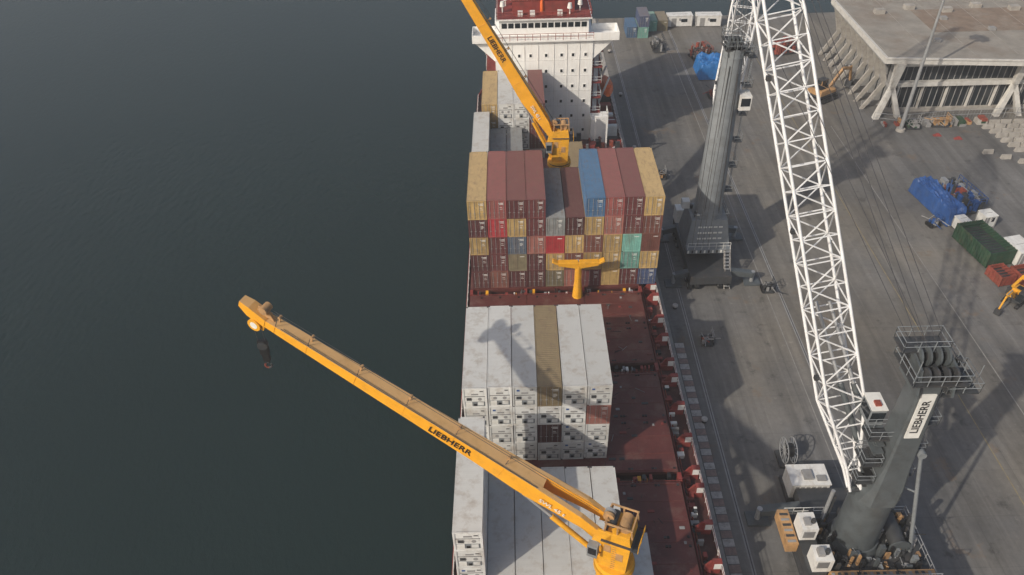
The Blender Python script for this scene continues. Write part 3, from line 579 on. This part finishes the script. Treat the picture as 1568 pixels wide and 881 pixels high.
        for i in range(26):
            z=14.5+i*.22;q.box(cx-2.2+random.random()*.6,cx-1.2,cy+random.uniform(-.9,.5),cy+.9,z,z+.12,random.choice(['dark','grey','black']))
        for zz in (15.5,18): platform(q,cx-2.0,cy,zz,.8,1.0,'dark')
    z=ht;u=1.0 if detail==2 else .62
    platform(q,cx,cy,z,2.2*u,1.9*u,'dark');platform(q,cx+2.2*u,cy-.2,z-1.2*u,1.3*u,1.4*u,'dark');platform(q,cx-.6*u,cy+1.5*u,z+1.3*u,1.8*u,.9*u,'dark')
    for x in (-1.1*u,-.4*u,.4*u,1.1*u):
        q.cyl((cx+x-.08,cy+.6*u,z+.9*u),(cx+x+.08,cy+.6*u,z+.9*u),.85*u,.85*u,'grey',20);q.cyl((cx+x-.1,cy+.6*u,z+.9*u),(cx+x+.1,cy+.6*u,z+.9*u),.45*u,.45*u,'dark',16);q.cyl((cx+x-.08,cy-1.3*u,z+.7*u),(cx+x+.08,cy-1.3*u,z+.7*u),.6*u,.6*u,'dark',18)
    for x in (-1.4*u,1.4*u): q.hexa([(cx+x-.1,cy-1.8*u,z-1.5*u),(cx+x+.1,cy-1.8*u,z-1.5*u),(cx+x+.1,cy+1.6*u,z-1.5*u),(cx+x-.1,cy+1.6*u,z-1.5*u)],[(cx+x-.1,cy-1.1*u,z+.9*u),(cx+x+.1,cy-1.1*u,z+.9*u),(cx+x+.1,cy+1.3*u,z+1.3*u),(cx+x-.1,cy+1.3*u,z+1.3*u)],'grey')
    for i in range(16):
        x=cx+random.uniform(-2,2.8)*u;y=cy+random.uniform(-1.6,1.4)*u;q.box(x,x+.4*u,y,y+.3*u,z,z+random.uniform(.2,.9)*u,random.choice(['dark','grey','black','lgrey']))
    q.box(cx+1.2*u,cx+3.2*u,cy-.6*u,cy-.2*u,z-.9*u,z-.3*u,'grey')
    q.cyl((cx-2.0*u,cy-1.5*u,z),(cx-2.0*u,cy-1.5*u,z+2.4),.035,.035,'lgrey',5);q.cyl((cx+3.1*u,cy-1.2*u,z-1),(cx+3.1*u,cy-1.2*u,z+1.5),.035,.035,'lgrey',5)
    q.obj('tower',parent=root)
    if detail==2: text('LIEBHERR',.92,(cx+.02,cy-1.28,24.8),(0,.027,1),(-1,0,0),'black',root)
    q=B();foot=V(foot);bt=V(btip)
    q.lattice(foot,bt,bw,bw*.75,n,'lattice',(1,0,0),.15,.07,.16,.12)
    mid=foot.lerp(bt,.34)
    for x in (-.6,.6):
        a=V((cx+x-.6,cy+1.2,15.5 if detail==2 else 24));e=mid+V((x,0,-.6));c=a.lerp(e,.5);q.cyl(a,c,.28,.28,'grey',14);q.cyl(c,e,.16,.16,'steelg',12)
    for x in (-.5,.5): q.beam(foot+V((x,0,0)),V((cx+x-.4,cy,foot.z-.8)),.3,.8,'grey')
    q.cyl(foot+V((-.8,0,0)),foot+V((.8,0,0)),.22,.22,'dark',12)
    for t in (.2,.45,.7): 
        c=foot.lerp(bt,t);q.box(c.x-bw/2-.4,c.x-bw/2,c.y-.2,c.y+.2,c.z-.2,c.z+.2,'dark')
    q.obj('lattice_boom',parent=root)
    q=B();hd=V((cx,cy+.6,ht+1.5))
    for x in (-1.1,-.4,.4,1.1):
        e=bt+V((x*.6,0,1));q.cyl(hd+V((x*u,0,0)),e,.03,.03,'rope',5)
    for x in (-.6,.6):
        e=foot.lerp(bt,.72)+V((x,0,0));q.cyl(hd+V((x*u,0,-1.5)),e,.028,.028,'rope',5)
    for x in (-.9,-.3,.3,.9): q.cyl(bt+V((x,0,0)),bt+V((x,.0,-38)),.03,.03,'rope',5)
    q.obj('wire_ropes',parent=root)
F2=V((30.5,42.3,13.6));T2=V((22.8,66.2,50.0));D2=(T2-F2)
harbour_crane(32.6,42.6,29.2,'grey',F2,F2+D2*1.22,3.3,25,2)
harbour_crane(28.0,94.0,34.2,'lgrey',(28.3,96.4,18.5),(33.6,107,62),2.9,24,1)
# ------------------------------------------------------------------ quay equipment
def excavator(x,y,rot,k,sc=1.0):
    q=B()
    for sx in (-1.25,1.25):
        q.loft([[(sx-.3,-2.1,.35),(sx+.3,-2.1,.35),(sx+.3,-2.1,.65),(sx-.3,-2.1,.65)],[(sx-.3,-1.7,.02),(sx+.3,-1.7,.02),(sx+.3,-1.7,.95),(sx-.3,-1.7,.95)],[(sx-.3,1.7,.02),(sx+.3,1.7,.02),(sx+.3,1.7,.95),(sx-.3,1.7,.95)],[(sx-.3,2.1,.35),(sx+.3,2.1,.35),(sx+.3,2.1,.65),(sx-.3,2.1,.65)]],'black')
        for i in range(5): q.cyl((sx-.32,-1.5+i*.75,.45),(sx+.32,-1.5+i*.75,.45),.26,.26,'dark',10)
    q.box(-.9,.9,-1,1,.6,1.1,'dark');q.box(-1.4,1.4,-2.5,1.3,1.1,1.5,'dark');q.box(-1.4,1.4,-2.6,-.6,1.5,2.4,k);q.box(.4,1.4,-.6,1.2,1.5,2.0,k);q.box(-.9,.9,-2.2,-1,2.4,2.55,'black')
    q.hexa([(-1.4,-.5,1.5),(-.35,-.5,1.5),(-.35,1.4,1.5),(-1.4,1.4,1.5)],[(-1.35,-.5,3.0),(-.4,-.5,3.0),(-.4,1.0,3.0),(-1.35,1.0,3.0)],'glass')
    q.box(-1.4,-.33,-.55,1.05,3.0,3.1,'dark');q.box(-1.42,-1.3,-.55,-.4,1.5,3.0,k);q.box(-.45,-.33,-.55,-.4,1.5,3.0,k)
    q.beam((.1,.9,1.7),(.1,3.6,4.4),.35,.55,k);q.beam((.1,3.4,4.4),(.1,5.6,3.9),.33,.45,k);q.beam((.1,5.4,4.3),(.1,6.2,1.6),.28,.4,k)
    q.cyl((.1,1.4,1.5),(.1,3.0,3.2),.1,.1,'steelg',8);q.cyl((.1,3.8,4.9),(.1,5.4,4.6),.1,.1,'steelg',8)
    q.hexa([(-.45,5.7,.5),(.65,5.7,.5),(.65,6.5,.3),(-.45,6.5,.3)],[(-.45,5.9,1.6),(.65,5.9,1.6),(.65,6.6,1.5),(-.45,6.6,1.5)],'dark')
    o=q.obj('excavator',(x,y,0),rot=(0,0,rot),bevel=.03);o.scale=(sc,)*3
excavator(63.5,146.5,-1.0,'ochre',1.25);excavator(73.4,79.0,.5,'yellowflat',.95);excavator(70.6,82.6,2.2,'yellowflat',.75)
def lumpy(name,x,y,lx,ly,hz,k,rot=0,seed=0,base='dark',amp=.35):
    q=B();nx,ny=18,28;vs=[];fs=[]
    for j in range(ny+1):
        for i in range(nx+1):
            u=i/nx*2-1;v=j/ny*2-1;e=max(abs(u),abs(v));hh=hz*(1-max(0,(e-.86)/.14)**2*.95)
            nn=noise.noise(V((u*2+seed,v*3,seed)));n3=noise.noise(V((u*6+seed,v*8,seed)))
            vs.append((u*lx/2*(1+.05*n3),v*ly/2*(1+.04*nn),max(.15,hh*(1+amp*nn+.1*n3))))
    for j in range(ny):
        for i in range(nx): a=j*(nx+1)+i;fs.append((a,a+1,a+nx+2,a+nx+1))
    q.add(vs,fs,k);q.box(-lx/2*.94,lx/2*.94,-ly/2*.95,ly/2*.95,.02,.3,base)
    for s_ in (-.3,0,.3): q.box(-lx/2*.9,lx/2*.9,s_*ly-.04,s_*ly+.04,.3,.36,'black')
    return q.obj(name,(x,y,0),rot=(0,0,rot))
lumpy('tarpaulin_covered_machinery',43.2,159.5,6.5,6.5,3.4,'tarp',0,1);lumpy('tarpaulin_covered_trailer',69.6,106.6,3.2,11.0,3.0,'tarpd',.17,4,amp=.10)
def clutter(name,x,y,lx,ly,hz,cols,n,seed,rot=0):
    r=random.Random(seed);q=B();q.box(-lx/2,lx/2,-ly/2,ly/2,.05,.4,'dark')
    for sx in (-1,1):
        for i in range(3): q.cyl((sx*lx/2-.1,(i-1)*ly*.3,.4),(sx*lx/2+.15,(i-1)*ly*.3,.4),.38,.38,'black',12)
    for i in range(n):
        a=r.uniform(-lx/2,lx/2*.7);b_=r.uniform(-ly/2,ly/2*.8);c=r.uniform(.6,hz);k=r.choice(cols)
        if r.random()<.5:q.box(a,a+r.uniform(.2,lx*.22),b_,b_+r.uniform(.2,ly*.18),.4,c,k)
        elif r.random()<.6:q.cyl((a,b_,.6+r.random()*hz*.6),(a+r.uniform(-1.5,1.5),b_+r.uniform(-2,2),.6+r.random()*hz*.8),.07,.07,k,8)
        else:q.cyl((a,b_,.4),(a,b_,c),r.uniform(.15,.4),None,k,12)
    q.rail([(-lx/2,-ly/2,.4+hz*.5),(lx/2,-ly/2,.4+hz*.5),(lx/2,ly/2,.4+hz*.5)],cols[0],1,1,.05)
    q.obj(name,(x,y,0),rot=(0,0,rot))
clutter('generator_trailer',74.2,108.0,3.4,7.5,3,['tarpd','orrust','dark','tarpd','steelg','tarpd'],80,3,.17)
clutter('cargo_grab_frame',41.6,148.5,2.2,2.2,1.7,['orrust','red','orrust','dark'],34,5)
clutter('cargo_grab_frame',61.5,170,5,4,3.2,['orrust','red','dark','orrust'],60,6,.3)
clutter('cargo_spreader_frame',42.5,168,4,4,3.2,['orrust','dark','fin'],60,8,.3)
clutter('pallet_stack',82,134.2,3.2,2,1.6,['ochre','fin','ochre'],30,9);clutter('pallet_stack',76.5,133.5,2.6,2,1.4,['fin','dkgreen'],24,10)
clutter('tractor_unit',33.8,174,2.6,6,2.6,['dark','fin','grey'],30,12)
clutter('steel_bin',67.0,101.5,1.5,1.5,1.4,['tarpd','fin'],14,14,.3);clutter('hose_rack',36.5,86.5,1.6,1.6,1.2,['dark','fin'],16,15)
clutter('lashing_gear_bin',25.6,76,1.2,2,1.0,['fin','orrust','dark'],20,16);clutter('lashing_gear_bin',26.0,118,1.2,2,1.0,['fin','ochre','dark'],20,17)
def cabin(name,x,y,lx,ly,h_,k,rot=0,z0=.2):
    q=B();q.box(-lx/2,lx/2,-ly/2,ly/2,z0,z0+h_,k);q.box(-lx/2-.08,lx/2+.08,-ly/2-.08,ly/2+.08,z0+h_,z0+h_+.12,k)
    for sx in (-1,1):
        for sy in (-1,1): q.box(sx*lx/2-.08,sx*lx/2+.08,sy*ly/2-.08,sy*ly/2+.08,.0,z0+h_+.001,'fin')
    q.box(-lx*.35,-lx*.15,-ly/2-.03,-ly/2,z0+.05,z0+2.0,'fin');q.box(lx*.05,lx*.3,-ly/2-.03,-ly/2,z0+1,z0+1.8,'glass');q.box(-lx*.05,lx*.02,-ly/2-.2,-ly/2,z0+1.5,z0+2,'fin')
    q.box(-lx*.3,lx*.35,-.03,.03,z0+h_+.12,z0+h_+.16,'fin')
    return q.obj(name,(x,y,0),rot=(0,0,rot),bevel=.03)
cabin('portable_site_cabin',41,187.3,6,2.4,2.5,'white',.03);cabin('portable_site_cabin',48,187.0,6,2.4,2.5,'white',-.04)
cabin('portable_site_cabin',75.6,92.5,2.6,4,2.5,'white',.2);cabin('portable_site_cabin',70.8,100.4,1.6,1.8,1.8,'white',.2);cabin('portable_site_cabin',75.2,101.4,2,2.0,2.0,'mark',.2)
q=B();e0=-1.5;q.box(29.3,33.4,51.8+e0,54.4+e0,.9,3.1,'white');q.box(29.2,33.5,51.7+e0,54.5+e0,3.1,3.22,'white')
for i in range(6): q.box(29.7+i*.6,30.1+i*.6,51.77+e0,51.8+e0,1.2,2.8,'fin')
q.box(29.1,33.7,51.6+e0,54.8+e0,.3,.89,'dark');q.box(30.7,31.7,52.4+e0,53.6+e0,3.22,3.5,'fin');q.box(32.1,33.1,52.2+e0,52.9+e0,3.22,3.4,'fin')
for x in (29.7,33.3):
    for y in (51.5,54.6): q.cyl((x-.2,y+e0,.4),(x+.2,y+e0,.4),.4,.4,'black',12)
q.obj('electrical_cabin')
q=B();c0=V((30.7,56.0,1.9))
q.cyl(c0+V((-.5,0,0)),c0+V((-.45,0,0)),.5,.5,'steelg',28);q.cyl(c0+V((-.45,0,0)),c0+V((.45,0,0)),.8,.8,'black',20);q.cyl(c0+V((.45,0,0)),c0+V((.5,0,0)),.5,.5,'steelg',28)
for sx in (-.5,.5):
    for i in range(24):
        a=i*math.pi/12;a2=a+math.pi/12;q.cyl(c0+V((sx,1.5*math.cos(a),1.5*math.sin(a))),c0+V((sx,1.5*math.cos(a2),1.5*math.sin(a2))),.06,.06,'steelg',6)
        if i%2==0: q.beam(c0+V((sx,0,0)),c0+V((sx,1.5*math.cos(a),1.5*math.sin(a))),.06,.05,'steelg')
q.box(29.7,31.7,54.8,57.2,.05,.45,'dark');q.obj('cable_reel')
cont(28.6,180.5,0,'blue',2.6,'door',6.06);cont(31.2,180.0,0,'teal',2.6,'door',6.06);cont(31.3,180.1,2.6,'dblue',2.6,'door',6.06)
for x,c in ((33.9,'teal'),(36.5,'olive')): cont(x,184,0,c,2.6,'blank',6.06)
def open_bin(x,y,lx,ly,h_,k,rot):
    q=B();t=.12
    q.box(-lx/2,lx/2,-ly/2,ly/2,.15,.3,k);q.box(-lx/2,-lx/2+t,-ly/2,ly/2,.3,h_,k);q.box(lx/2-t,lx/2,-ly/2,ly/2,.3,h_,k);q.box(-lx/2+t,lx/2-t,-ly/2,-ly/2+t,.3,h_,k);q.box(-lx/2+t,lx/2-t,ly/2-t,ly/2,.3,h_,k)
    n=int(ly/.6)
    for i in range(n+1):
        y_=-ly/2+i*ly/n
        for sx in (-1,1): q.box(sx*lx/2-.07,sx*lx/2+.07,y_-.06,y_+.06,.15,h_+.04,k)
        q.box(-lx/2,lx/2,y_-.04,y_+.04,h_-.1,h_-.02,k)
    for i in range(5):
        x_=-lx/2+i*lx/4
        for sy in (-1,1): q.box(x_-.05,x_+.05,sy*ly/2-.06,sy*ly/2+.06,.15,h_+.04,k)
    q.box(-lx/2+.15,lx/2-.15,-ly/2+.15,ly/2-.15,.3,h_*.6,'dark')
    q.obj('open_top_container',(x,y,0),rot=(0,0,rot))
open_bin(71.5,94.6,4.2,8.0,2.8,'dkgreen',.18);open_bin(70.9,87.6,2.4,3,1.8,'orrust',.2);open_bin(74.0,87.0,2.6,3.2,2.0,'orrust',.2)
q=B();q.cyl((74,132.5,0),(74,132.5,.5),.9,.8,'conc',16);q.cyl((74,132.5,.5),(74,132.5,28),.38,.18,'steelg',16)
q.cyl((74,132.5,27.6),(74,132.5,27.9),1.3,1.3,'steelg',16)
for i in range(8):
    a=i*math.pi/4;q.box(74+1.5*math.cos(a)-.3,74+1.5*math.cos(a)+.3,132.5+1.5*math.sin(a)-.3,132.5+1.5*math.sin(a)+.3,27.3,27.7,'dark')
q.obj('high_mast_lamp')
q=B();r=random.Random(4)
def jb(x,y,l):
    q.hexa([(x-l,y-.32,.0),(x+l,y-.32,.0),(x+l,y+.32,.0),(x-l,y+.32,.0)],[(x-l+.04,y-.12,.85),(x+l-.04,y-.12,.85),(x+l-.04,y+.12,.85),(x-l+.04,y+.12,.85)],'conc')
for j in range(7):
    for i in range(6): jb(90.4+i*2.3+r.uniform(-.15,.15)+j*.35,134.3-j*1.75+r.uniform(-.1,.1),1.0)
for x,y in ((86.3,123.3),(88.6,121.4),(91,119.8)): jb(x,y,.9)
q.obj('concrete_road_barriers')
q=B()
for x,y in ((80.1,130.2),(83.4,128.8)): q.hexa([(x-.8,y-.35,0),(x+.8,y-.35,0),(x+.8,y+.35,0),(x-.8,y+.35,0)],[(x-.2,y-.1,.5),(x+.2,y-.1,.5),(x+.2,y+.1,.5),(x-.2,y+.1,.5)],'red')
q.obj('plastic_traffic_barrier')
q=B();q.rail([(70,136.2,0),(74,134.8,0),(86,136.4,0),(110,136.8,0)],'steelg',2.0,2.4,.05)
for i in range(60): q.cyl((74+i*.6,134.9+min(i*.6,12)*.13,0),(74+i*.6,134.9+min(i*.6,12)*.13,2),.015,.015,'steelg',4,False)
q.obj('wire_fence')
q=B()
for i in range(30): 
    a=random.uniform(70,92);q.box(a,a+random.uniform(.3,1.3),133.2+random.random(),134.8+random.random(),0,random.uniform(.3,1.2),random.choice(['dkgreen','ochre','fin','orrust','fin','conc']))
q.obj('stacked_building_materials')
# ------------------------------------------------------------------ terminal building
q=B()
rf=[(70.2,138.3),(140,131),(140,170),(70.2,170)]
q.hexa([(x,y,11.0) for x,y in rf],[(x,y,12.0) for x,y in rf],'concw')
q.add([(x+(.6 if x<100 else 0),y+(.6 if y<150 else -.6),12.01) for x,y in rf],[(0,1,2,3)],'roof')
for a,b_ in zip(rf,rf[1:]+rf[:1]): q.beam((*a,12.1),(*b_,12.1),.35,.3,'concw')
for i in range(9): q.box(76+i*7,78+i*7,160+2*(i%2),161.4+2*(i%2),12.0,12.9,'conc')
for x,y in ((82,145),(95,150),(104,146),(88,156)): q.box(x,x+1.2,y,y+1.0,12.01,12.6,'fin')
q.box(84,125,150,162,12.012,12.03,'roof2')
for i in range(8): q.box(71+i*8,71.08+i*8,138.8 if i<4 else 136,169.5,12.034,12.05,'conc')
q.box(74.5,139,140.6,168,0,11,'dark')
q.box(74.4,139,140.45,140.6,.6,10.4,'glass')
for i in range(54): q.box(74.6+i*1.2,74.7+i*1.2,140.3,140.45,0,11,'fin')
q.box(73.2,139,139.4,140.4,5.6,6.5,'concw');q.box(73.2,139,139.9,140.4,0,.8,'conc')
q.box(72.6,139,138.9,140.4,10.0,11,'concw')
for i in range(14): q.box(75+i*4.8,75.3+i*4.8,139.9,140.4,.8,5.6,'concw')
for x in (73.2,96.8,119):
    for sg in (-1,1):
        q.hexa([(x+sg*2.2-.5,137.0,0),(x+sg*2.2+.5,137.0,0),(x+sg*2.2+.5,138.1,0),(x+sg*2.2-.5,138.1,0)],[(x-.45,138.6,6.0),(x+.45,138.6,6.0),(x+.45,139.38,6.0),(x-.45,139.38,6.0)],'concw')
    q.hexa([(x-.55,138.5,6),(x+.55,138.5,6),(x+.55,139.38,6),(x-.55,139.38,6)],[(x-.8,137.6,10.98),(x+.8,137.6,10.98),(x+.8,138.88,10.98),(x-.8,138.88,10.98)],'concw')
for i in range(9):
    y=141.5+i*3.3
    q.hexa([(69.4,y,0),(70.1,y,0),(70.1,y+.4,0),(69.4,y+.4,0)],[(72.3,y,5.5),(73.4,y,5.5),(73.4,y+.4,5.5),(72.3,y+.4,5.5)],'conc')
    q.hexa([(72.2,y,5.5),(73.3,y,5.5),(73.3,y+.4,5.5),(72.2,y+.4,5.5)],[(70.4,y,10.98),(71.3,y,10.98),(71.3,y+.4,10.98),(70.4,y+.4,10.98)],'conc')
    q.box(73.3,74.5,y+.05,y+.35,0,11,'fin')
    q.box(74.3,74.5,y+.8,y+2.9,1,5,'glass');q.box(74.3,74.5,y+.8,y+2.9,6.8,10,'glass')
    q.box(70.2,74.4,y+1.6,y+1.8,.0,1.0,'fin')
q.box(72.9,74.5,139.4,170,5.4,6.0,'fin');q.box(70.4,74.5,139,170,10.6,10.99,'fin')
q.obj('terminal_building')
